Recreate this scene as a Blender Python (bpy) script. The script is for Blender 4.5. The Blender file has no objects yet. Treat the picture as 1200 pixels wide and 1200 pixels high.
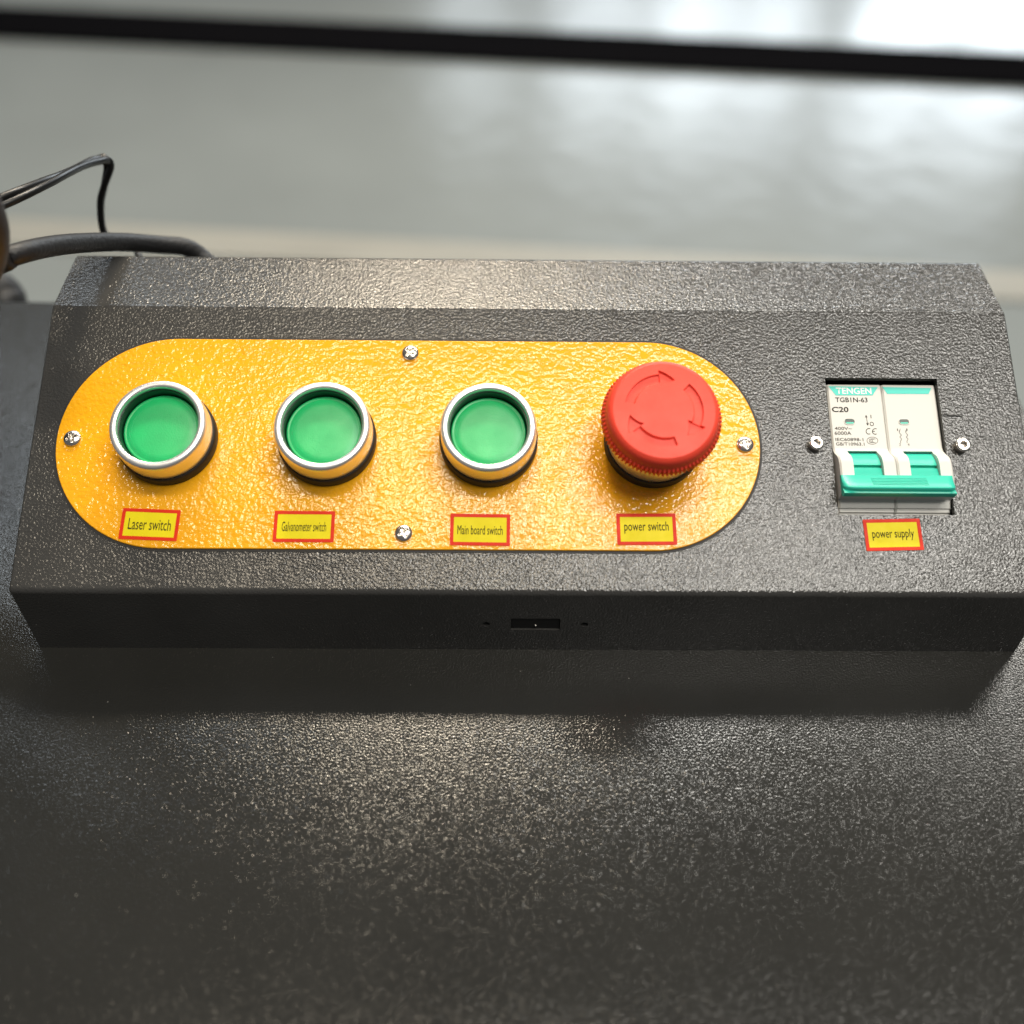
import bpy, bmesh, math
from mathutils import Vector, Matrix

scene = bpy.context.scene
COL = scene.collection
R = math.radians

# ------------------------------------------------------------------ camera
F_PX, PITCH, YAW, ROLL = 1247.4, R(47.648), R(0.993), R(1.065)
CAM = Vector((-0.00977, -0.19226, 0.27471))
cp, sp = math.cos(PITCH), math.sin(PITCH)
FWD = Vector((math.sin(YAW) * cp, math.cos(YAW) * cp, -sp))
_r = Vector((math.cos(YAW), -math.sin(YAW), 0)); _u = _r.cross(FWD)
RIGHT = _r * math.cos(ROLL) + _u * math.sin(ROLL)
UP = _u * math.cos(ROLL) - _r * math.sin(ROLL)
cam_data = bpy.data.cameras.new("camera")
cam = bpy.data.objects.new("camera", cam_data); COL.objects.link(cam)
m = Matrix.Identity(4)
for i in range(3):
    m[i][0], m[i][1], m[i][2], m[i][3] = RIGHT[i], UP[i], -FWD[i], CAM[i]
cam.matrix_world = m
cam_data.sensor_width = 36.0
cam_data.lens = 36.0 * F_PX / 1200.0
cam_data.clip_start = 0.005; cam_data.clip_end = 100
cam_data.dof.use_dof = True
cam_data.dof.focus_distance = 0.328
cam_data.dof.aperture_fstop = 5.0
scene.camera = cam

# ------------------------------------------------------------------ light
world = bpy.data.worlds.new("World"); scene.world = world
world.use_nodes = True
bg = world.node_tree.nodes["Background"]
bg.inputs[0].default_value = (0.95, 0.98, 1.0, 1); bg.inputs[1].default_value = 0.12

def lamp(name, loc, target, sx, sy, power, col):
    d = bpy.data.lights.new(name, 'AREA'); d.shape = 'RECTANGLE'
    d.size = sx; d.size_y = sy; d.energy = power; d.color = col
    o = bpy.data.objects.new(name, d); COL.objects.link(o)
    o.location = loc
    o.rotation_euler = (Vector(target) - Vector(loc)).to_track_quat('-Z', 'Y').to_euler()
    return o

def sph(az, el, d):
    return (d * math.cos(el) * math.sin(az), d * math.cos(el) * math.cos(az), d * math.sin(el))

BOXC = (0.0, 0.03, 0.03)
WARM, NEU, COOL = (1.0, 0.86, 0.66), (1.0, 0.96, 0.88), (0.84, 0.93, 1.0)
lamp("ceiling_lamp", sph(R(-7), R(48.3), 2.6), BOXC, 0.50, 0.22, 26, WARM)
lamp("ceiling_lamp", sph(R(16), R(46.6), 2.7), BOXC, 0.55, 0.22, 20, NEU)
lamp("ceiling_lamp", sph(R(40), R(40.5), 2.8), BOXC, 0.65, 0.22, 13, NEU)
lamp("ceiling_lamp", sph(R(-30), R(43), 2.8), BOXC, 0.80, 0.20, 6, COOL)
lamp("ceiling_lamp", sph(R(-3), R(39), 3.0), BOXC, 0.60, 0.22, 14, WARM)
lamp("ceiling_lamp", (-0.25, -0.12, 2.4), (-0.25, -0.12, 0), 0.7, 0.22, 11, WARM)
lamp("ceiling_lamp", (0.40, -0.14, 2.4), (0.40, -0.14, 0), 0.5, 0.22, 9, NEU)
lamp("ceiling_lamp", (1.20, -0.16, 2.4), (1.20, -0.16, 0), 0.8, 0.28, 19, NEU)
lamp("ceiling_lamp", (0.55, -0.80, 2.3), (0.2, 0, 0), 0.6, 0.30, 15, NEU)
for wx, ww, wp in ((-0.2, 0.5, 6), (0.60, 0.5, 13), (1.25, 0.45, 17), (1.80, 0.35, 13), (2.65, 0.55, 24), (3.40, 0.55, 26)):
    lamp("window_light", (wx, 6.9, 1.42), (wx * 0.2, 1.0, -0.2), ww, 0.80, wp, COOL)

scene.view_settings.view_transform = 'Standard'
scene.view_settings.look = 'None'
scene.view_settings.exposure = 0.2
scene.view_settings.gamma = 1.0
scene.view_settings.use_curve_mapping = False
scene.render.engine = 'CYCLES'
scene.render.resolution_x = 1024; scene.render.resolution_y = 1024

# ------------------------------------------------------------------ box dimensions, pixel helpers
W, H1, L1, ANG, TOP = 0.3055, 0.02844, 0.09373, 0.41803, 0.0287
HALF = W / 2
CA, SA = math.cos(ANG), math.sin(ANG)
Y2, Z2 = L1 * CA, H1 + L1 * SA
PANEL = Matrix.Translation((0, 0, H1)) @ Matrix.Rotation(ANG, 4, 'X')   # (u, v, n) on the sloping panel

def ray(px, py):
    return (FWD + RIGHT * ((px - 600) / F_PX) - UP * ((py - 600) / F_PX))

def on_panel(px, py, n=0.0):
    N = Vector((0, -SA, CA)); O = Vector((0, 0, H1)) + N * n
    d = ray(px, py); X = CAM + d * ((O - CAM).dot(N) / d.dot(N)) - O
    return (X.x, X.y * CA + X.z * SA)

def on_y(px, py, y):
    d = ray(px, py); return CAM + d * ((y - CAM.y) / d.y)

def on_z(px, py, z):
    d = ray(px, py); return CAM + d * ((z - CAM.z) / d.z)

def at_depth(px, py, dep):
    return CAM + ray(px, py) * dep

# ------------------------------------------------------------------ materials
def mat(name, col, rough=0.5, metal=0.0, spec=0.5, bump=None, coat=0.0, vary=None, sss=None, dust=None):
    """bump: list of (kind, scale, distance_m); vary: (scale, amount)"""
    mt = bpy.data.materials.new(name); mt.use_nodes = True
    nt = mt.node_tree; b = nt.nodes["Principled BSDF"]
    b.inputs["Base Color"].default_value = (*col, 1)
    b.inputs["Roughness"].default_value = rough
    b.inputs["Metallic"].default_value = metal
    b.inputs["Specular IOR Level"].default_value = spec
    b.inputs["Coat Weight"].default_value = coat
    b.inputs["Coat Roughness"].default_value = 0.08
    if sss:
        b.inputs["Subsurface Weight"].default_value = sss
        b.inputs["Subsurface Radius"].default_value = (0.001, 0.001, 0.001)
    tc = nt.nodes.new("ShaderNodeTexCoord")
    if vary:
        n = nt.nodes.new("ShaderNodeTexNoise"); n.inputs["Scale"].default_value = vary[0]
        n.inputs["Detail"].default_value = 5
        nt.links.new(tc.outputs["Object"], n.inputs["Vector"])
        mr = nt.nodes.new("ShaderNodeMapRange")
        mr.inputs[1].default_value = 0.3; mr.inputs[2].default_value = 0.7
        mr.inputs[3].default_value = 1 - vary[1]; mr.inputs[4].default_value = 1 + vary[1]
        nt.links.new(n.outputs["Fac"], mr.inputs[0])
        mx = nt.nodes.new("ShaderNodeVectorMath"); mx.operation = 'SCALE'
        mx.inputs[0].default_value = col
        nt.links.new(mr.outputs[0], mx.inputs["Scale"])
        nt.links.new(mx.outputs[0], b.inputs["Base Color"])
        mr2 = nt.nodes.new("ShaderNodeMapRange")
        mr2.inputs[1].default_value = 0.3; mr2.inputs[2].default_value = 0.7
        mr2.inputs[3].default_value = rough * 1.12; mr2.inputs[4].default_value = rough * 0.88
        nt.links.new(n.outputs["Fac"], mr2.inputs[0]); nt.links.new(mr2.outputs[0], b.inputs["Roughness"])
    if dust:          # sparse pale specks: (scale, size, share, colour)
        vo = nt.nodes.new("ShaderNodeTexVoronoi"); vo.inputs["Scale"].default_value = dust[0]
        nt.links.new(tc.outputs["Object"], vo.inputs["Vector"])
        lt = nt.nodes.new("ShaderNodeMath"); lt.operation = 'LESS_THAN'; lt.inputs[1].default_value = dust[1]
        nt.links.new(vo.outputs["Distance"], lt.inputs[0])
        sx = nt.nodes.new("ShaderNodeSeparateXYZ"); nt.links.new(vo.outputs["Color"], sx.inputs[0])
        l2 = nt.nodes.new("ShaderNodeMath"); l2.operation = 'LESS_THAN'; l2.inputs[1].default_value = dust[2]
        nt.links.new(sx.outputs[0], l2.inputs[0])
        mu = nt.nodes.new("ShaderNodeMath"); mu.operation = 'MULTIPLY'
        nt.links.new(lt.outputs[0], mu.inputs[0]); nt.links.new(l2.outputs[0], mu.inputs[1])
        mixn = nt.nodes.new("ShaderNodeMix"); mixn.data_type = 'RGBA'
        if b.inputs["Base Color"].is_linked:
            nt.links.new(b.inputs["Base Color"].links[0].from_socket, mixn.inputs["A"])
        else: mixn.inputs["A"].default_value = (*col, 1)
        mixn.inputs["B"].default_value = (*dust[3], 1)
        nt.links.new(mu.outputs[0], mixn.inputs["Factor"]); nt.links.new(mixn.outputs["Result"], b.inputs["Base Color"])
    prev = None
    for kind, scale, dist in (bump or []):
        if kind == 'v':
            t = nt.nodes.new("ShaderNodeTexVoronoi"); t.feature = 'SMOOTH_F1'
            t.inputs["Smoothness"].default_value = 0.7; out = t.outputs["Distance"]
        else:
            t = nt.nodes.new("ShaderNodeTexNoise"); t.inputs["Detail"].default_value = 1.0
            t.inputs["Roughness"].default_value = 0.4
            if kind == 'd': t.inputs["Distortion"].default_value = 0.8
            out = t.outputs["Fac"]
        t.inputs["Scale"].default_value = scale
        nt.links.new(tc.outputs["Object"], t.inputs["Vector"])
        bp = nt.nodes.new("ShaderNodeBump"); bp.inputs["Strength"].default_value = 1.0
        bp.inputs["Distance"].default_value = dist
        nt.links.new(out, bp.inputs["Height"])
        if prev: nt.links.new(prev.outputs[0], bp.inputs["Normal"])
        prev = bp
    if prev: nt.links.new(prev.outputs[0], b.inputs["Normal"])
    return mt

M = {}
M['housing'] = mat("grey_powder_coat", (0.048, 0.047, 0.045), 0.12, bump=[('n', 1450, 0.000165), ('n', 3000, 0.000025)], vary=(30, 0.14), dust=(300, 0.05, 0.10, (0.30, 0.29, 0.27)))
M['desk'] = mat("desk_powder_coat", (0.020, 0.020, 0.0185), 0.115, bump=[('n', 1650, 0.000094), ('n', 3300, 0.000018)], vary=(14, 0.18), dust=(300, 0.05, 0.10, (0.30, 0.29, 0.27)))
M['yellow'] = mat("yellow_paint", (0.88, 0.40, 0.012), 0.14, spec=0.5, bump=[('n', 820, 0.00022), ('n', 270, 0.00017)], vary=(60, 0.05), dust=(260, 0.045, 0.05, (0.25, 0.10, 0.01)))
M['black'] = mat("black_rubber", (0.010, 0.010, 0.010), 0.6)
M['slot_shade'] = mat("slot_shade_black", (0.006, 0.006, 0.006), 0.7)
M['silver'] = mat("satin_aluminium", (0.88, 0.88, 0.88), 0.32, metal=0.85, bump=[('n', 3000, 0.00002)])
M['steel'] = mat("screw_steel", (0.70, 0.66, 0.61), 0.24, metal=1.0)
M['green'] = mat("green_button_plastic", (0.016, 0.50, 0.15), 0.34, bump=[('n', 2500, 0.00003)], vary=(150, 0.08), sss=0.15, dust=(700, 0.09, 0.10, (0.10, 0.48, 0.22)))
M['sleeve'] = mat("dark_green_sleeve", (0.002, 0.022, 0.011), 0.3)
M['red'] = mat("red_button_plastic", (0.86, 0.070, 0.038), 0.42, spec=0.3, bump=[('n', 1800, 0.00004)], vary=(120, 0.07), sss=0.1, dust=(600, 0.08, 0.10, (0.80, 0.16, 0.12)))
M['white'] = mat("white_breaker_plastic", (0.64, 0.63, 0.59), 0.42, bump=[('n', 4000, 0.00002)])
M['teal'] = mat("teal_toggle_plastic", (0.030, 0.52, 0.38), 0.34, bump=[('n', 3500, 0.00002)])
M['teal_print'] = mat("teal_print", (0.05, 0.60, 0.50), 0.45)
M['white_print'] = mat("white_print", (0.80, 0.82, 0.80), 0.45)
M['ink'] = mat("grey_ink", (0.035, 0.033, 0.03), 0.6, spec=0.1)
M['ink_light'] = mat("pale_grey_ink", (0.10, 0.09, 0.085), 0.6, spec=0.1)
M['sticker'] = mat("sticker_yellow", (0.84, 0.70, 0.008), 0.45, spec=0.15, vary=(300, 0.04))
M['sticker_red'] = mat("sticker_red", (0.74, 0.032, 0.008), 0.45, spec=0.15, vary=(300, 0.05))
M['text'] = mat("black_print", (0.018, 0.016, 0.012), 0.6, spec=0.1)
M['cable'] = mat("black_cable", (0.012, 0.012, 0.013), 0.5, bump=[('n', 700, 0.0002)])
M['thincable'] = mat("black_thin_cable", (0.006, 0.006, 0.006), 0.34)
M['brown'] = mat("dark_brown_hose", (0.012, 0.0045, 0.003), 0.5, bump=[('n', 500, 0.0002)])
M['floor'] = mat("grey_floor_paint", (0.245, 0.27, 0.27), 0.24, bump=[('n', 18, 0.0012)], vary=(2.2, 0.10))
M['line'] = mat("floor_pale_tone", (0.37, 0.365, 0.33), 0.28, vary=(6, 0.08))
M['mat'] = mat("black_floor_mat", (0.006, 0.006, 0.007), 0.95, spec=0.0, bump=[('n', 60, 0.002)])
M['scratch'] = mat("dark_scratch", (0.010, 0.009, 0.009), 0.6)

# ------------------------------------------------------------------ object helpers
WM = {}   # world matrix of each object

def place(o, parent, mw):
    WM[o.name] = mw
    if parent:
        o.parent = parent
        o.matrix_parent_inverse = Matrix.Identity(4)
        o.matrix_basis = WM[parent.name].inverted() @ mw
    else:
        o.matrix_basis = mw
    return o

def obj(name, bm, material, parent=None, mw=None, smooth=None, label=None, weighted=False):
    me = bpy.data.meshes.new(name)
    bmesh.ops.recalc_face_normals(bm, faces=bm.faces[:]) if not getattr(bm, 'keepn', False) else None
    bm.to_mesh(me); bm.free()
    return mesh_obj(name, me, material, parent, mw, smooth, label, weighted)

def mesh_obj(name, me, material, parent=None, mw=None, smooth=None, label=None, weighted=False):
    if material and not me.materials: me.materials.append(material)
    if smooth is not None:
        me.polygons.foreach_set("use_smooth", [True] * len(me.polygons))
        me.set_sharp_from_angle(angle=R(smooth))
    o = bpy.data.objects.new(name, me); COL.objects.link(o)
    if weighted:
        wn = o.modifiers.new("weighted", 'WEIGHTED_NORMAL'); wn.keep_sharp = True
    if label: o["label"] = label
    return place(o, parent, mw if mw is not None else Matrix.Identity(4))

def empty(name, loc, label, cat):
    o = bpy.data.objects.new(name, None); COL.objects.link(o); o.empty_display_size = 0.01
    o["label"] = label; o["category"] = cat
    return place(o, None, Matrix.Translation(loc))

def tag(o, label, cat, group=None, kind=None):
    if label: o["label"] = label
    if cat: o["category"] = cat
    if group: o["group"] = group
    if kind: o["kind"] = kind
    return o

def lathe(prof, seg=96, rfun=None, close=False):
    """prof: list of (r, z); r == 0 makes a pole"""
    bm = bmesh.new(); rings = []
    for j, (r, z) in enumerate(prof):
        if r < 1e-7:
            rings.append([bm.verts.new((0, 0, z))]); continue
        ring = []
        for i in range(seg):
            a = 2 * math.pi * i / seg
            rr, zz = (r, z) if rfun is None else rfun(j, r, z, a)
            ring.append(bm.verts.new((rr * math.cos(a), rr * math.sin(a), zz)))
        rings.append(ring)
    pairs = list(zip(rings[:-1], rings[1:]))
    if close: pairs.append((rings[-1], rings[0]))
    for A, B in pairs:
        for i in range(seg):
            k = (i + 1) % seg
            if len(A) == 1 and len(B) == 1: continue
            if len(A) == 1: bm.faces.new((A[0], B[i], B[k]))
            elif len(B) == 1: bm.faces.new((A[i], A[k], B[0]))
            else: bm.faces.new((A[i], A[k], B[k], B[i]))
    return bm

def prism(pts, n0, n1, chamfer=0.0):
    """closed polygon (u, v) extruded from n0 to n1, small chamfer at the top"""
    bm = bmesh.new(); k = len(pts)
    cx = sum(p[0] for p in pts) / k; cy = sum(p[1] for p in pts) / k
    rings = [[bm.verts.new((x, y, n0)) for x, y in pts]]
    if chamfer:
        rings.append([bm.verts.new((x, y, n1 - chamfer)) for x, y in pts])
        q = []
        for i in range(k):
            a = Vector(pts[i - 1]); b = Vector(pts[i]); c = Vector(pts[(i + 1) % k])
            d1 = (b - a).normalized(); d2 = (c - b).normalized()
            nn = Vector((-(d1.y + d2.y), d1.x + d2.x)); nn = nn / max(1e-9, 1 + d1.dot(d2))
            q.append((b.x + nn.x * chamfer, b.y + nn.y * chamfer))
        rings.append([bm.verts.new((x, y, n1)) for x, y in q])
    else:
        rings.append([bm.verts.new((x, y, n1)) for x, y in pts])
    for A, B in zip(rings[:-1], rings[1:]):
        for i in range(k):
            j = (i + 1) % k
            bm.faces.new((A[i], A[j], B[j], B[i]))
    bm.faces.new(rings[-1]); bm.faces.new(rings[0][::-1])
    return bm

def flat(pts, n):
    bm = bmesh.new(); bm.faces.new([bm.verts.new((x, y, n)) for x, y in pts]); return bm

def stadium(cx, cy, L, H, seg=48):
    r = H / 2; d = L / 2 - r; out = []
    for i in range(seg + 1):
        a = -math.pi / 2 + math.pi * i / seg
        out.append((cx + d + r * math.cos(a), cy + r * math.sin(a)))
    for i in range(seg + 1):
        a = math.pi / 2 + math.pi * i / seg
        out.append((cx - d + r * math.cos(a), cy + r * math.sin(a)))
    return out

def rrect(w, h, r, seg=5):
    out = []
    for sx, sy, a0 in ((1, -1, -90), (1, 1, 0), (-1, 1, 90), (-1, -1, 180)):
        for i in range(seg + 1):
            a = R(a0 + 90 * i / seg)
            out.append((sx * (w / 2 - r) + r * math.cos(a), sy * (h / 2 - r) + r * math.sin(a)))
    return out

def frame(outer, inner, n0, n1):
    """ring between two equally long outlines"""
    bm = bmesh.new(); k = len(outer)
    A = [bm.verts.new((x, y, n1)) for x, y in outer]; B = [bm.verts.new((x, y, n1)) for x, y in inner]
    C = [bm.verts.new((x, y, n0)) for x, y in outer]; D = [bm.verts.new((x, y, n0)) for x, y in inner]
    for i in range(k):
        j = (i + 1) % k
        bm.faces.new((A[i], A[j], B[j], B[i])); bm.faces.new((C[j], C[i], D[i], D[j]))
        bm.faces.new((C[i], C[j], A[j], A[i])); bm.faces.new((B[i], B[j], D[j], D[i]))
    return bm

def smooth_path(pts, sub=10):
    """Catmull-Rom through points"""
    P = [Vector(p) for p in pts]; P = [P[0] * 2 - P[1]] + P + [P[-1] * 2 - P[-2]]
    out = []
    for i in range(1, len(P) - 2):
        a, b, c, d = P[i - 1], P[i], P[i + 1], P[i + 2]
        for s in range(sub):
            t = s / sub
            out.append(0.5 * ((2 * b) + (c - a) * t + (2 * a - 5 * b + 4 * c - d) * t * t + (3 * b - a - 3 * c + d) * t ** 3))
    out.append(P[-2]); return out

def tube(bm, path, rad, seg=16, cap=True):
    k = len(path); rings = []; up = Vector((0, 0, 1)); prev = None
    for i, p in enumerate(path):
        t = (path[min(i + 1, k - 1)] - path[max(i - 1, 0)]).normalized()
        if prev is None:
            nrm = t.cross(up)
            if nrm.length < 1e-3: nrm = t.cross(Vector((1, 0, 0)))
        else:
            nrm = prev - t * prev.dot(t)
        nrm.normalize(); prev = nrm; bi = t.cross(nrm)
        rr = rad(i / (k - 1)) if callable(rad) else rad
        rings.append([bm.verts.new(p + (nrm * math.cos(a) + bi * math.sin(a)) * rr)
                      for a in (2 * math.pi * s / seg for s in range(seg))])
    for A, B in zip(rings[:-1], rings[1:]):
        for i in range(seg):
            j = (i + 1) % seg
            bm.faces.new((A[i], A[j], B[j], B[i]))
    if cap: bm.faces.new(rings[0][::-1]); bm.faces.new(rings[-1])
    return bm

def text_mesh(body, rect, n, bold=0.0):
    """lettering stretched into rect = (u0, v0, u1, v1)"""
    c = bpy.data.curves.new("t", 'FONT'); c.body = body; c.resolution_u = 3; c.offset = bold
    o = bpy.data.objects.new("t", c); COL.objects.link(o)
    dg = bpy.context.evaluated_depsgraph_get()
    me = bpy.data.meshes.new_from_object(o.evaluated_get(dg))
    bpy.data.objects.remove(o); bpy.data.curves.remove(c)
    xs = [v.co.x for v in me.vertices]; ys = [v.co.y for v in me.vertices]
    x0, x1, y0, y1 = min(xs), max(xs), min(ys), max(ys)
    for v in me.vertices:
        v.co.x = rect[0] + (v.co.x - x0) / (x1 - x0) * (rect[2] - rect[0])
        v.co.y = rect[1] + (v.co.y - y0) / max(1e-9, y1 - y0) * (rect[3] - rect[1])
        v.co.z = n
    me.materials.clear()
    return me

# ------------------------------------------------------------------ setting: floor, pale band
def sheet(name, pts, z, material):
    return obj(name, flat(pts, z), material)

FZ = -0.75
fl = sheet("floor", [(-12, -6), (12, -6), (12, 14), (-12, 14)], FZ, M['floor']); tag(fl, None, None, kind="structure")
a = on_z(-60, 268, FZ + .004); b = on_z(1260, 338, FZ + .004)
d = (b - a).normalized(); nrm = Vector((-d.y, d.x, 0)) * 0.04
A, B = a - d * 4, b + d * 4
ln = sheet("pale_floor_band", [(A - nrm)[:2], (B - nrm)[:2], (B + nrm)[:2], (A + nrm)[:2]], FZ + .004, M['line'])  # paler band across the floor
tag(ln, None, None, kind="structure")
# black mat far behind
a = on_z(780, 84, FZ); b = on_z(1200, 104, FZ); d = (b - a).normalized(); nrm = Vector((-d.y, d.x, 0))
A, B = a - d * 2.5, b + d * 2.0
bm = prism([A[:2], B[:2], (B + nrm * 0.15)[:2], (A + nrm * 0.15)[:2]], FZ + .001, FZ + .012, 0.004)
tag(obj("floor_strip", bm, M['mat']), "black rubber strip lying across the grey floor far behind the desk", "floor strip")

# desk: a dark sheet metal cabinet whose top carries the box
DX0, DX1, DY0, DY1 = -0.75, 0.1932, -0.45, 0.1775
desk = empty("desk", ((DX0 + DX1) / 2, (DY0 + DY1) / 2, FZ), "dark grey textured metal desk under the control box", "desk")
pts = []
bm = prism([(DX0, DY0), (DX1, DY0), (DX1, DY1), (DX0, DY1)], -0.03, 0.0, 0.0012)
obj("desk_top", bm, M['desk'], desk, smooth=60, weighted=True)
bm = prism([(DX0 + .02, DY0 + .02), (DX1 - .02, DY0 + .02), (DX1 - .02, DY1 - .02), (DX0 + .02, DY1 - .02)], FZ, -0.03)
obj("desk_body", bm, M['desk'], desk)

# ------------------------------------------------------------------ control box
box = empty("control_box", (0, 0.057, 0), "long dark grey metal control box with yellow button plate and breaker", "control box")

# profile points: (y, z) with normal offset for the end chamfers
BR = 0.0021
SLOT = (-0.0061, 0.0088, 0.0105, 0.0161)
HOLES = (-0.0136, 0.0162); HZ = 0.0132; HR = 0.0011; HS = 0.0016
CUT = (0.0923, 0.1276, 0.0249, 0.0702)
def corner(p, a, b, r, seg=6):
    """fillet at p between directions towards a and b"""
    p, a, b = Vector(p), Vector(a), Vector(b)
    da, db = (a - p).normalized(), (b - p).normalized()
    ang = da.angle(db); t = r / math.tan(ang / 2)
    c = p + (da + db).normalized() * (r / math.sin(ang / 2))
    s, e = p + da * t - c, p + db * t - c
    out = []
    for i in range(seg + 1):
        q = s.lerp(e, i / seg); q = q.normalized() * r; out.append(tuple(c + q))
    return out
pf0, pf1, pf2, pf3, pf4 = (0, 0), (0, H1), (Y2, Z2), (Y2 + TOP, Z2), (Y2 + TOP, 0)
prof = [(0, 0), (0, SLOT[2]), (0, HZ - HS), (0, HZ + HS), (0, SLOT[3])]
prof += corner(pf1, pf0, pf2, BR)
prof += [(CUT[2] * CA, H1 + CUT[2] * SA), (CUT[3] * CA, H1 + CUT[3] * SA)]
prof += corner(pf2, pf1, pf3, BR)
prof += corner(pf3, pf2, pf4, BR)
prof += [pf4]
def inset(prof, d):
    out = []; k = len(prof)
    for i in range(k):
        a = Vector(prof[max(i - 1, 0)]); b = Vector(prof[i]); c = Vector(prof[min(i + 1, k - 1)])
        t = (c - a).normalized(); nn = Vector((t.y, -t.x)); out.append((b.x + nn.x * d, b.y + nn.y * d))
    return out
ins = inset(prof, 0.0006)
xs = [-HALF, -HALF + .0006, HOLES[0] - HS, HOLES[0] + HS, SLOT[0], SLOT[1], HOLES[1] - HS, HOLES[1] + HS, CUT[0], CUT[1], HALF - .0006, HALF]
bm = bmesh.new(); G = []
for i, x in enumerate(xs):
    pr = ins if i in (0, len(xs) - 1) else prof
    G.append([bm.verts.new((x, y, z)) for y, z in pr])
def cell_centre(i, j):
    return (xs[i] + xs[i + 1]) / 2, Vector(prof[j]).lerp(Vector(prof[j + 1]), 0.5)
cutj = [j for j in range(len(prof) - 1) if abs(prof[j][0] - CUT[2] * CA) < 1e-9 and j > 4][0]
for i in range(len(xs) - 1):
    for j in range(len(prof) - 1):
        q = (G[i][j], G[i + 1][j], G[i + 1][j + 1], G[i][j + 1])
        cx, c = cell_centre(i, j)
        if xs[i] == SLOT[0] and 1 <= j <= 3: continue
        if xs[i] == CUT[0] and j == cutj: continue
        if xs[i] in (HOLES[0] - HS, HOLES[1] - HS) and j == 2:
            hx = xs[i] + HS; seg = 16
            ring = [bm.verts.new((hx + HR * math.cos(2 * math.pi * s / seg), 0, HZ + HR * math.sin(2 * math.pi * s / seg))) for s in range(seg)]
            back = [bm.verts.new((v.co.x, 0.002, v.co.z)) for v in ring]
            for s in range(seg): bm.faces.new((ring[s], ring[(s + 1) % seg], back[(s + 1) % seg], back[s]))
            cor = [q[2], q[3], q[0], q[1]]   # at 45, 135, 225, 315 degrees
            for k in range(4):
                s0 = 2 + 4 * k
                for s in range(4): bm.faces.new((cor[k], ring[(s0 + s + 1) % seg], ring[(s0 + s) % seg])) if s < 2 else bm.faces.new((cor[(k + 1) % 4], ring[(s0 + s + 1) % seg], ring[(s0 + s) % seg]))
                bm.faces.new((cor[k], cor[(k + 1) % 4], ring[(s0 + 2) % seg]))
            continue
        bm.faces.new(q)
bm.faces.new(G[0]); bm.faces.new(G[-1][::-1])
bm.faces.new([g[0] for g in G][::-1] + []) if False else None
# skirts of the openings
def skirt(loop, off):
    vs = [bm.verts.new(p) for p in loop]; ws = [bm.verts.new(Vector(p) + off) for p in loop]
    for s in range(len(vs)):
        k = (s + 1) % len(vs); bm.faces.new((vs[s], vs[k], ws[k], ws[s]))
pn = lambda u, v, n=0: PANEL @ Vector((u, v, n))
skirt([pn(CUT[0], CUT[2]), pn(CUT[1], CUT[2]), pn(CUT[1], CUT[3]), pn(CUT[0], CUT[3])], Vector((0, SA, -CA)) * 0.002)
skirt([(SLOT[0], 0, SLOT[2]), (SLOT[1], 0, SLOT[2]), (SLOT[1], 0, SLOT[3]), (SLOT[0], 0, SLOT[3])], Vector((0, 0.002, 0)))
bmesh.ops.recalc_face_normals(bm, faces=bm.faces[:])
obj("housing", bm, M['housing'], box, smooth=28, weighted=True)
# black block filling the slot to stand for its shade; bead added as glint
bm = bmesh.new(); bmesh.ops.create_cube(bm, size=1)
bmesh.ops.scale(bm, vec=(0.0146, 0.006, 0.0054), verts=bm.verts); bmesh.ops.translate(bm, vec=(0.00135, 0.0036, 0.0133), verts=bm.verts)
sk = obj("slot_shade_block", bm, M['slot_shade'], box, label="black block in the front slot, standing in for its shade")
bm = lathe([(0, .0006), (.0003, .0005), (.0005, 0.0), (.0005, -.001)], 16)
obj("glint_bead", bm, M['steel'], sk, Matrix.Translation((0.0014, 0.0006, 0.0121)) @ Matrix.Rotation(R(70), 4, 'X'), smooth=60)

# yellow plate
PC = (-0.03743, 0.0474); PL, PH = 0.2149, 0.0688
obj("plate_gap_shade", prism(stadium(*PC, PL + .0016, PH + .0016), 0.00002, 0.00012), M['black'], box, PANEL)  # black sheet standing in for the shade in the gap around the plate
plate = obj("face_plate", prism(stadium(*PC, PL, PH), 0.00015, 0.0008, 0.0003), M['yellow'], box, PANEL, smooth=50, weighted=True,
            label="yellow orange-peel painted plate with rounded ends")
PT = 0.0008

# screws with a cross recess: polar height field
def polar(Rm, nr, nt, zf, skirt_z):
    prof = [(0, 0)] + [(Rm * (i + 1) / nr, 0) for i in range(nr)] + [(Rm, skirt_z)]
    def rf(j, r, z, a):
        if j == len(prof) - 1: return r, skirt_z
        return r, zf(r * math.cos(a), r * math.sin(a))
    bm = lathe(prof, nt, rf)
    for v in bm.verts:
        if abs(v.co.x) < 1e-9 and abs(v.co.y) < 1e-9: v.co.z = zf(0, 0)
    return bm
def sstep(e0, e1, x):
    t = min(1, max(0, (x - e0) / (e1 - e0))); return t * t * (3 - 2 * t)
SR = 0.0026
def zphil(x, y):
    r = math.hypot(x, y)
    dome = 0.0013 * math.sqrt(max(0, 1 - (r / (SR * 1.06)) ** 2)) + 0.0002
    w = 0.00036 * (1.15 - 0.25 * r / SR)
    arm = max(1 - sstep(w * .7, w * 1.25, abs(x)), 1 - sstep(w * .7, w * 1.25, abs(y)))
    core = 1 - sstep(0.0006, 0.0009, r)
    lim = 1 - sstep(0.00145, 0.0018, r)
    return dome - 0.0012 * max(arm * lim, core) * (1 - 0.35 * r / SR)
me_ph = None
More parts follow.
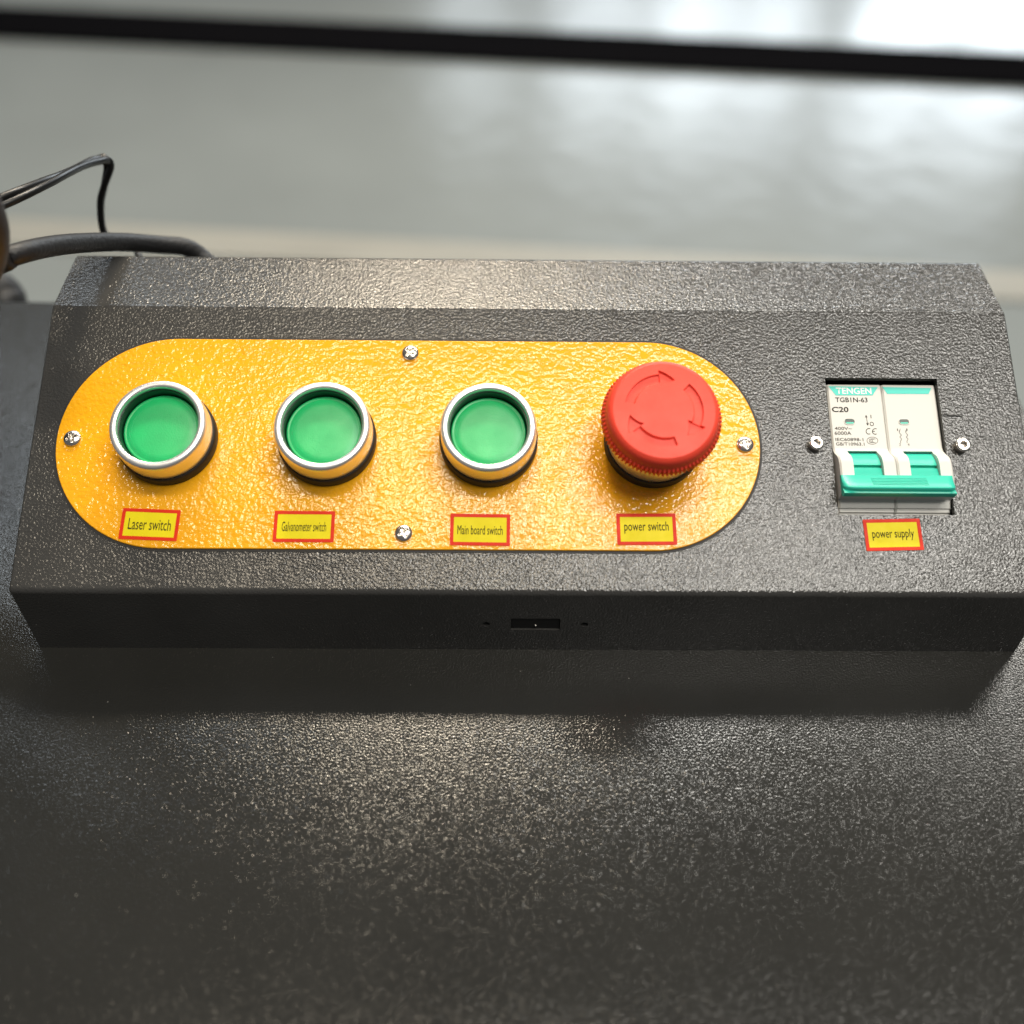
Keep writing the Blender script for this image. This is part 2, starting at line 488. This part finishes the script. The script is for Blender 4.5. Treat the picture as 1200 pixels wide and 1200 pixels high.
for px, py, rz in ((85, 514, 20), (873, 521, 12), (481, 414, 48), (473, 625, 30)):
    u, v = on_panel(px, py, 0.001)
    mw = PANEL @ Matrix.Translation((u, v, PT)) @ Matrix.Rotation(R(rz), 4, 'Z')
    if me_ph is None:
        o = obj("screw", polar(SR, 30, 96, zphil, -0.0002), M['steel'], plate, mw, smooth=60); me_ph = o.data
    else:
        mesh_obj("screw", me_ph, None, plate, mw)

# ---- push buttons
bez_prof = [(.0136, .0039), (.0141, .0040), (.0143, .0044), (.0144, .0064), (.0143, .0104), (.01425, .0112), (.0141, .0118), (.0138, .01225), (.0134, .01245), (.0129, .0125),
            (.0124, .01245), (.0121, .0123), (.01195, .0120), (.0119, .0114), (.01185, .0100), (.0118, .0060)]
gas_prof = [(.0120, 0), (.0147, 0), (.0149, .0003), (.0149, .0036), (.0146, .0040), (.0120, .0040)]
sleeve_prof = [(.01178, .0108), (.0116, .0108), (.01155, .0105), (.0114, .0060), (.0114, .0030)]
cap_prof = [(.0113, .0030), (.0113, .0073), (.01115, .0077), (.0108, .0079), (.0105, .0078), (.0103, .00775), (.0100, .0079), (.0080, .0080), (.0055, .0081), (.0028, .00812), (0, .00815)]
shared = {}
def sub(key, name, bmf, material, parent, mw, smooth=40, label=None):
    if key in shared:
        return mesh_obj(name, shared[key], None, parent, mw, None, label)
    o = obj(name, bmf(), material, parent, mw, smooth=smooth, label=label); shared[key] = o.data; return o
BT = [(-0.1106, "round green push button above the laser switch sticker"),
      (-0.0623, "round green push button above the galvanometer switch sticker"),
      (-0.0132, "round green push button above the main board switch sticker")]
for i, (u, lab) in enumerate(BT):
    mw = PANEL @ Matrix.Translation((u, PC[1], PT)) @ Matrix.Rotation(R(37 * i), 4, 'Z')
    pb = sub('bez', "push_button", lambda: lathe(bez_prof, 96), M['silver'], box, mw, 50, lab)
    sub('gas', "gasket", lambda: lathe(gas_prof, 72), M['black'], pb, mw)
    sub('slv', "sleeve", lambda: lathe(sleeve_prof, 72), M['sleeve'], pb, mw)
    sub('cap', "button_cap", lambda: lathe(cap_prof, 96), M['green'], pb, mw, 50)

# ---- emergency stop
EU = 0.0369
mw = PANEL @ Matrix.Translation((EU, PC[1], PT))
col_prof = [(.0136, .0039), (.0141, .0040), (.0143, .0045), (.0143, .0110), (.0140, .0118), (.0134, .0122), (.0100, .0123), (.0090, .0125), (.0090, .0175)]
es = obj("emergency_stop", lathe(col_prof, 96), M['silver'], box, mw, smooth=40, label="red mushroom emergency stop button above the power switch sticker")
mesh_obj("gasket", shared['gas'], None, es, mw)
NT = 84
def arrow_depth(x, y):
    """1 inside one of the three turning arrows (clockwise), 0 outside, soft edge"""
    r = math.hypot(x, y)
    if r < 0.006 or r > 0.0135: return 0.0
    a = math.atan2(y, x); best = 0.0
    for k in range(3):
        # clockwise arrow: tail at a0, head tip at a0 - 92 deg
        a0 = R(47) - k * R(120)
        t = (a0 - a) % (2 * math.pi)           # angle travelled clockwise from tail
        if t > math.pi * 1.5: t -= 2 * math.pi
        rc, hw = 0.0099, 0.00125
        td = t * rc
        sh_end = R(72) * rc; tip = R(97) * rc
        e = 0.00007
        inner = min(sstep(-e, e, td), 1 - sstep(sh_end - e, sh_end + e, td), 1 - sstep(hw - e, hw + e, abs(r - rc)))
        f = (td - sh_end) / (tip - sh_end); wd = 0.0025 * (1 - f)
        head = 0.0
        if 0 - .1 < f < 1.1:
            head = min(sstep(-e, e, td - sh_end), 1 - sstep(wd - e, wd + e, abs(r - rc)))
        best = max(best, inner, head)
    return best
hp = [(.0085, .0164), (.0120, .0164), (.0160, .0166), (.0165, .0169), (.0167, .0176), (.0167, .0192), (.0166, .0202), (.0165, .0207), (.01645, .0213), (.0163, .0222), (.0161, .0230), (.0158, .0237), (.0153, .0243), (.0147, .0246)]
nflat = 100
hp += [(.0146 * (1 - i / nflat), .02465) for i in range(nflat)] + [(0, .02495)]
def headf(j, r, z, a):
    if 2 <= j <= 6:
        k = 0.5 + 0.5 * math.cos(NT * a)
        return r + 0.0008 * k * (1.0 if j > 2 else .5), z
    if j >= 14:
        x, y = r * math.cos(a), r * math.sin(a)
        dome = 0.0003 * (1 - (r / .0146) ** 2)
        return r, .02465 + dome - 0.0009 * arrow_depth(x, y)
    return r, z
obj("mushroom_head", lathe(hp, NT * 6, headf), M['red'], es, mw, smooth=45)

# ---- stickers
def sticker(px_corners, body, label, tw, th, dy, base_n):
    c = [Vector(on_panel(px, py, base_n)) for px, py in px_corners]   # tl tr br bl
    ctr = sum(c, Vector((0, 0))) / 4
    w = ((c[1] - c[0]).length + (c[2] - c[3]).length) / 2; h = ((c[0] - c[3]).length + (c[1] - c[2]).length) / 2
    dx = (c[1] - c[0]) + (c[2] - c[3]); rot = math.atan2(dx.y, dx.x)
    mw = PANEL @ Matrix.Translation((ctr.x, ctr.y, base_n)) @ Matrix.Rotation(rot, 4, 'Z')
    s = obj("sticker", prism(rrect(w, h, .0003), 0.00004, 0.00012), M['sticker'], box, mw, label=label)
    bw = 0.00105
    obj("border", frame(rrect(w, h, .0003), rrect(w - 2 * bw, h - 2 * bw, .00012), 0.00013, 0.00018), M['sticker_red'], s, mw)
    x0 = -w * tw / 2; y0 = -h * th / 2 + h * dy
    mesh_obj("lettering", text_mesh(body, (x0, y0, -x0, y0 + h * th), 0.00019, 0.0), M['text'], s, mw)
sticker([(144, 595.5), (212.5, 598), (207, 634.5), (139, 631.5)], "Laser switch", "yellow sticker with red border reading Laser switch", .73, .36, .0, PT)
sticker([(321.5, 599), (393, 599), (391, 636), (320, 635)], "Galvanometer switch", "yellow sticker with red border reading Galvanometer switch", .73, .31, .0, PT)
sticker([(528, 602), (598, 603), (597.5, 640), (527, 639)], "Main board switch", "yellow sticker with red border reading Main board switch", .755, .29, -.01, PT)
sticker([(721.5, 602), (791.5, 602), (793.5, 638.5), (724, 639)], "power switch", "yellow sticker with red border reading power switch", .745, .38, .05, PT)
sticker([(1010, 609), (1077, 608), (1083, 644.5), (1016, 646)], "power supply", "yellow sticker with red border reading power supply", .73, .36, .0, 0.0)

# ---- hex socket screws either side of the breaker
XR = 0.0022
def zhex(x, y):
    r = math.hypot(x, y); a = math.atan2(y, x)
    top = 0.0024 - 0.0003 * sstep(XR * .78, XR, r)
    hx = 0.00125 * math.cos(R(30)) / math.cos((a % R(60)) - R(30))
    return top - 0.0016 * (1 - sstep(hx * .94, hx * 1.04, r))
for i, (px, py) in enumerate(((957, 519), (1129, 521))):
    u, v = on_panel(px, py, 0.002)
    mwx = PANEL @ Matrix.Translation((u, v, 0)) @ Matrix.Rotation(R(17 + 25 * i), 4, 'Z')
    sub('hex', "socket_screw", lambda: polar(XR, 26, 96, zhex, 0.0), M['steel'], box, mwx, 50,
        "small hex socket screw beside the circuit breaker")
# scratch in the paint right of the breaker
path = [Vector((*on_panel(px, py), 0.00006)) for px, py in ((1103, 486.5), (1108, 486), (1113, 487.2), (1119, 487), (1125, 488.2), (1128, 487))]
obj("scratch", tube(bmesh.new(), smooth_path(path, 4), lambda t: 0.00034 * (1 - .5 * abs(2 * t - 1)), 6), M['scratch'], box, PANEL)

# ------------------------------------------------------------------ circuit breaker
NB = -0.0015                     # plane of the label face
U0, U1, U2, U3 = 0.0931, 0.11035, 0.1105, 0.1274
VT, VB = 0.0690, 0.0256
inner = obj("circuit_breaker", prism([(U0 + .0004, VB + .0004), (U3 - .0004, VB + .0004), (U3 - .0004, VT - .0004), (U0 + .0004, VT - .0004)], -0.022, NB - .006),
            M['white'], box, PANEL, label="white two pole circuit breaker with teal toggle set in the cutout")
# outline of a pole seen from the side: (v, n)
pole_prof = [(VT, -.02), (VT, NB - .0012), (VT - .0003, NB - .0004), (VT - .0012, NB), (.0475, NB), (.0462, NB + .0004), (.0448, NB + .0016), (.0434, NB + .0034), (.0420, NB + .0045), (.0400, NB + .0050),
             (.0330, NB + .0050), (.0315, NB + .0046), (.0306, NB + .0036), (.0302, NB + .0020), (.0300, NB + .0006), (.0290, NB + .0003), (.0275, NB), (.0274, NB - .0006), (.0264, NB - .0007), (.0263, NB - .0014), (VB, NB - .0016), (VB, -.02)]
SLV = (0.0310, 0.0458)           # slot of the toggle drum along v
def n_at(v):
    for (a, na), (b, nb) in zip(pole_prof[1:-1], pole_prof[2:]):
        if b <= v <= a and a > b: return na + (nb - na) * (a - v) / (a - b)
    return NB
def pole(u0, u1, s0, s1):
    vs = sorted(set([p[0] for p in pole_prof[1:-1]] + [SLV[0], SLV[1]]), reverse=True)
    pr = [(VT, -.02)]
    pts = [(v, n) for v, n in pole_prof[1:-1]]
    for v in SLV: pts.append((v, n_at(v)))
    pts.sort(key=lambda p: -p[0]); pr += pts + [(VB, -.02)]
    c = 0.0005
    us = [u0, u0 + c, s0, s1, u1 - c, u1]
    bm = bmesh.new(); G = []
    for i, u in enumerate(us):
        drop = 0.0005 if i in (0, 5) else 0
        G.append([bm.verts.new((u, v, n - drop)) for v, n in pr])
    for i in range(5):
        for j in range(len(pr) - 1):
            if i == 2 and pr[j][0] <= SLV[1] + 1e-9 and pr[j + 1][0] >= SLV[0] - 1e-9: continue
            bm.faces.new((G[i][j], G[i + 1][j], G[i + 1][j + 1], G[i][j + 1]))
    bm.faces.new(G[0]); bm.faces.new(G[-1][::-1])
    # slot walls
    js = [j for j in range(len(pr)) if SLV[0] - 1e-9 <= pr[j][0] <= SLV[1] + 1e-9]
    for i in (2, 3):
        top = [G[i][j] for j in js]; bot = [bm.verts.new((us[i], pr[j][0], -.012)) for j in js]
        for k in range(len(js) - 1): bm.faces.new((top[k], top[k + 1], bot[k + 1], bot[k]))
    for j in (js[0], js[-1]):
        a, b = G[2][j], G[3][j]
        c1 = bm.verts.new((b.co.x, b.co.y, -.012)); d1 = bm.verts.new((a.co.x, a.co.y, -.012)); bm.faces.new((a, b, c1, d1))
    return bm
sl = [(0.0972, 0.1063), (0.1144, 0.1234)]
obj("pole_cover", pole(U0, U1, *sl[0]), M['white'], inner, PANEL, smooth=35, weighted=True)
obj("pole_cover", pole(U2, U3, *sl[1]), M['white'], inner, PANEL, smooth=35, weighted=True)
# toggle drums
for s0, s1 in sl:
    bm = bmesh.new()
    pr = [(.0456, -.010), (.0456, NB - .0006), (.0450, NB + .0004), (.0440, NB + .0014), (.0430, NB + .0022), (.0415, NB + .0030), (.0402, NB + .0034), (.0399, NB + .0024), (.0395, NB + .0022), (.0392, NB + .0034),
          (.0370, NB + .0040), (.0340, NB + .0040), (.0320, NB + .0036), (.0312, NB + .001), (.0312, -.010)]
    A = [bm.verts.new((s0 + .00012, v, n)) for v, n in pr]; B = [bm.verts.new((s1 - .00012, v, n)) for v, n in pr]
    for j in range(len(pr)):
        k = (j + 1) % len(pr); bm.faces.new((A[j], B[j], B[k], A[k]))
    bm.faces.new(A); bm.faces.new(B[::-1])
    obj("toggle_drum", bm, M['teal'], inner, PANEL, smooth=30)
# tie bar handle: lofted along u
HU0, HU1 = 0.0928, 0.1264
sec_full = [(.0364, NB + .0046), (.0360, NB + .0058), (.0350, NB + .0066), (.0330, NB + .0077), (.0315, NB + .0086), (.0310, NB + .0087), (.0306, NB + .0084), (.0304, NB + .0078), (.0301, NB + .0075), (.0297, NB + .0075), (.0294, NB + .0069), (.0293, NB + .0054), (.0304, NB + .0046)]
bm = bmesh.new(); rows = []
stations = [0, .0003, .0008, .0015, .0023, .0032, .0042]
us = [HU0 + s for s in stations] + [HU1 - s * .6 for s in reversed(stations)]
for u in us:
    t = min((u - HU0) / .0042, (HU1 - u) / .0025, 1.0)
    k = math.sqrt(max(0, 1 - (1 - t) ** 2))
    row = []
    for i, (v, n) in enumerate(sec_full):
        if 2 <= i <= 8:
            base_v, base_n = .0335 + (v - .0335) * .55, NB + .0058 + (n - NB - .0058) * .25
            v2, n2 = base_v + (v - base_v) * k, base_n + (n - base_n) * k
        else: v2, n2 = v, n
        row.append(bm.verts.new((u, v2, n2)))
    rows.append(row)
for A, B in zip(rows[:-1], rows[1:]):
    for j in range(len(sec_full)):
        k = (j + 1) % len(sec_full); bm.faces.new((A[j], B[j], B[k], A[k]))
bm.faces.new(rows[0]); bm.faces.new(rows[-1][::-1])
obj("toggle_handle", bm, M['teal'], inner, PANEL, smooth=32, label="wide teal tie bar handle joining both toggles")
for k in range(5):
    f = 0.10 + 0.18 * k
    v = .0350 + (.0315 - .0350) * f; n = NB + .0066 + (.0086 - .0066) * f
    bm = tube(bmesh.new(), [Vector((.1013, v, n)), Vector((.1100, v, n)), Vector((.1180, v, n))], 0.00016, 8)
    obj("grip_ridge", bm, M['teal'], inner, PANEL, smooth=60)

# ---- prints on the breaker face
NP = NB + .00006
def P(px, py): return on_panel(px, py, NB)
def rect_px(x0, y0, x1, y1):
    ym = (y0 + y1) / 2; xm = (x0 + x1) / 2
    return (P(x0, ym)[0], P(xm, y1)[1], P(x1, ym)[0], P(xm, y0)[1])
def printed(body, px, m='ink', bold=0.0, n=NP):
    return mesh_obj("lettering", text_mesh(body, rect_px(*px), n, bold), M[m], inner, PANEL)
obj("teal_stripe", prism([P(979.5, 463.3), P(1022.5, 463.3), P(1028.6, 453.8), P(970.6, 452.6)], NB + .00002, NP), M['teal_print'], inner, PANEL)
obj("teal_stripe", prism([P(1039.8, 461.6), P(1088.2, 461.8), P(1091.2, 454.8), P(1034, 453.6)], NB + .00002, NP), M['teal_print'], inner, PANEL)
printed("TENGEN", (979.6, 454.4, 1021, 462), 'white_print', .02, NP + .00005)
printed("TGB1N-63", (978.8, 465.8, 1016.5, 471.4), 'ink', .012)
printed("C20", (974.8, 476.8, 994.3, 483.0), 'ink', .022)
printed("400V~", (978, 500.2, 998.3, 503.9), 'ink_light', .01)
printed("6000A", (978, 505.5, 997.6, 509.6), 'ink_light', .01)
printed("IEC60898-1", (979, 513.2, 1011.7, 516.9), 'ink_light', .01)
printed("GB/T10963.1", (979.6, 518.5, 1013, 522.2), 'ink_light', .01)
printed("I", (1020.2, 486.2, 1021.0, 490.2))
printed("O", (1019.2, 494.4, 1024, 499.2))
printed("1", (1051.2, 502.3, 1052.2, 505), 'ink_light'); printed("3", (1061.6, 502.3, 1063.6, 505), 'ink_light')
printed("2", (1053.6, 519.6, 1055.6, 522.4), 'ink_light'); printed("4", (1063.6, 519.6, 1065.8, 522.4), 'ink_light')
def strokes(name, lines, w, m):
    bm = bmesh.new()
    for L in lines:
        for (x0, y0), (x1, y1) in zip(L[:-1], L[1:]):
            a, b = Vector(P(x0, y0)), Vector(P(x1, y1)); dd = (b - a).normalized(); nn = Vector((-dd.y, dd.x)) * w / 2
            bm.faces.new([bm.verts.new((*q, NP)) for q in (a - nn, b - nn, b + nn, a + nn)])
    return obj(name, bm, M[m], inner, PANEL)
def arc_px(cx, cy, rx, ry, a0, a1, seg=16):
    return [(cx + rx * math.cos(R(a0 + (a1 - a0) * i / seg)), cy + ry * math.sin(R(a0 + (a1 - a0) * i / seg))) for i in range(seg + 1)]
strokes("ce_mark", [arc_px(1018.2, 505.4, 3.3, 3.3, -60, -300), arc_px(1025.6, 505.6, 3.3, 3.3, -60, -300), [(1022.6, 505.5), (1025.2, 505.5)]], .00020, 'ink')
strokes("certification_mark", [arc_px(1022.3, 516.4, 6.4, 4.2, 0, 360, 28)] + [arc_px(1022.4 + dx, 516.4, 2.2, 2.2, -50, -310, 10) for dx in (-1.7, 0.2, 2.1)], .00014, 'ink_light')
strokes("switch_arrow", [[(1015.0, 487), (1016.8, 498)], [(1013.9, 489.5), (1014.8, 486.6), (1016.2, 489.2)], [(1015.4, 495.7), (1017.0, 498.4), (1017.8, 495.4)]], .00016, 'ink')
strokes("circuit_diagram", [[(x + .2, 504.6), (x + .4, 507), (x + 3.0, 510), (x + .9, 512.2), (x + 3.4, 514.6), (x + 1.8, 517), (x + 2.2, 519.4)] for x in (1053.4, 1060.9)]
        + [[(1054.2, 505.8), (1054.9, 502.4)], [(1061.8, 505.8), (1062.5, 502.4)]], .00014, 'ink_light')
for x0, x1, y0, y1 in ((989.8, 1001.3, 491, 497), (1053.6, 1065, 491.6, 497)):
    r = rect_px(x0, y0, x1, y1); w, h = r[2] - r[0], r[3] - r[1]
    mwi = PANEL @ Matrix.Translation(((r[0] + r[2]) / 2, (r[1] + r[3]) / 2, NB))
    obj("indicator_window", frame(rrect(w * 1.12, h * 1.2, h * .55), rrect(w, h, h * .46), .00001, .00016), M['white'], inner, mwi)
    obj("indicator_flag", prism(rrect(w * 1.02, h * 1.02, h * .46), .00002, .00007), M['sleeve'], inner, mwi)
    obj("indicator_flag", prism([(-w * .36, -h * .44), (w * .40, -h * .44), (w * .40, -h * .12), (-w * .36, -h * .12)], .00008, .00011), M['teal'], inner, mwi)

# ------------------------------------------------------------------ cables behind the box
CBX = (-0.105, Y2 + TOP, 0.040)
path = smooth_path([(-0.36, 0.06, 0.004), (-0.32, 0.085, 0.03), at_depth(-50, 325, .312), at_depth(10, 301, .306), at_depth(60, 288.5, .322), at_depth(110, 284, .345), at_depth(150, 284, .362), at_depth(190, 287, .374),
                    at_depth(218, 290, .380), at_depth(240, 304, .384), (-0.1075, 0.128, 0.044), (-0.105, 0.1135, 0.038)], 10)
tag(obj("power_cable", tube(bmesh.new(), path, 0.0031, 20), M['cable'], smooth=60), "thick black cable arching over the back corner of the control box", "cable")
# thin twin-core cable
core = [at_depth(-60, 262, .310), at_depth(10, 233, .316), at_depth(60, 211, .330), at_depth(100, 193, .352), at_depth(116, 187.5, .360), at_depth(124, 188, .364), at_depth(127, 197, .367), at_depth(122, 218, .372), at_depth(118, 240, .377), at_depth(121, 270, .383)]
core = [(-0.36, 0.09, 0.003), (-0.34, 0.10, 0.06), at_depth(-150, 300, .315)] + core + [at_depth(134, 282, .388), at_depth(156, 284.5, .386), at_depth(163, 300, .386), (-0.132, 0.1175, 0.050), (-0.132, 0.1135, 0.045)]
tw = empty("twin_cable", core[0], "thin flat two-core black cable bent sharply above the control box", "cable")
sp_ = smooth_path(core, 8); k = len(sp_)
for s in (-1, 1):
    off = []
    for i, p in enumerate(sp_):
        t = i / (k - 1)
        vis = (p - CAM).normalized(); tg = (sp_[min(i + 1, k - 1)] - sp_[max(i - 1, 0)]).normalized()
        side = tg.cross(Vector((0.15, 0.75, -0.65))).normalized(); deep = tg.cross(side).normalized()
        tws = sstep(0.46, 0.62, t) * R(62)
        off.append(p + (side * math.cos(tws) + deep * math.sin(tws)) * 0.00125 * s)
    obj("core", tube(bmesh.new(), off, 0.00118, 12), M['thincable'], tw, smooth=60)
# dark hose at the left edge and black loop behind the desk
H0 = at_depth(-31, 262, .278)
hose = smooth_path([(-0.36, 0.10, 0.0085), (-0.31, 0.09, 0.012), H0 + Vector((-.060, 0, -.055)), H0 + Vector((-.020, 0, -.028)), H0, H0 + Vector((-.010, 0, .03)), H0 + Vector((-.040, .01, .052)), (-0.34, 0.12, 0.09), (-0.40, 0.13, 0.02), (-0.45, 0.13, 0.0085)], 14)
tag(obj("hose", tube(bmesh.new(), hose, 0.0084, 28), M['brown'], smooth=60), "dark brown hose at the end of the thick cable left of the control box", "hose")
loop = smooth_path([(-0.42, 0.215, FZ + .01), (-0.36, 0.215, -0.2), at_depth(-55, 362, .485), at_depth(-18, 336, .485), at_depth(8, 350, .49), at_depth(18, 392, .50), (-0.24, 0.215, -0.2), (-0.24, 0.24, FZ + .01)], 12)
tag(obj("hanging_cable", tube(bmesh.new(), loop, 0.0085, 24), M['cable'], smooth=60), "black cable loop hanging behind the desk edge below the hose", "cable")
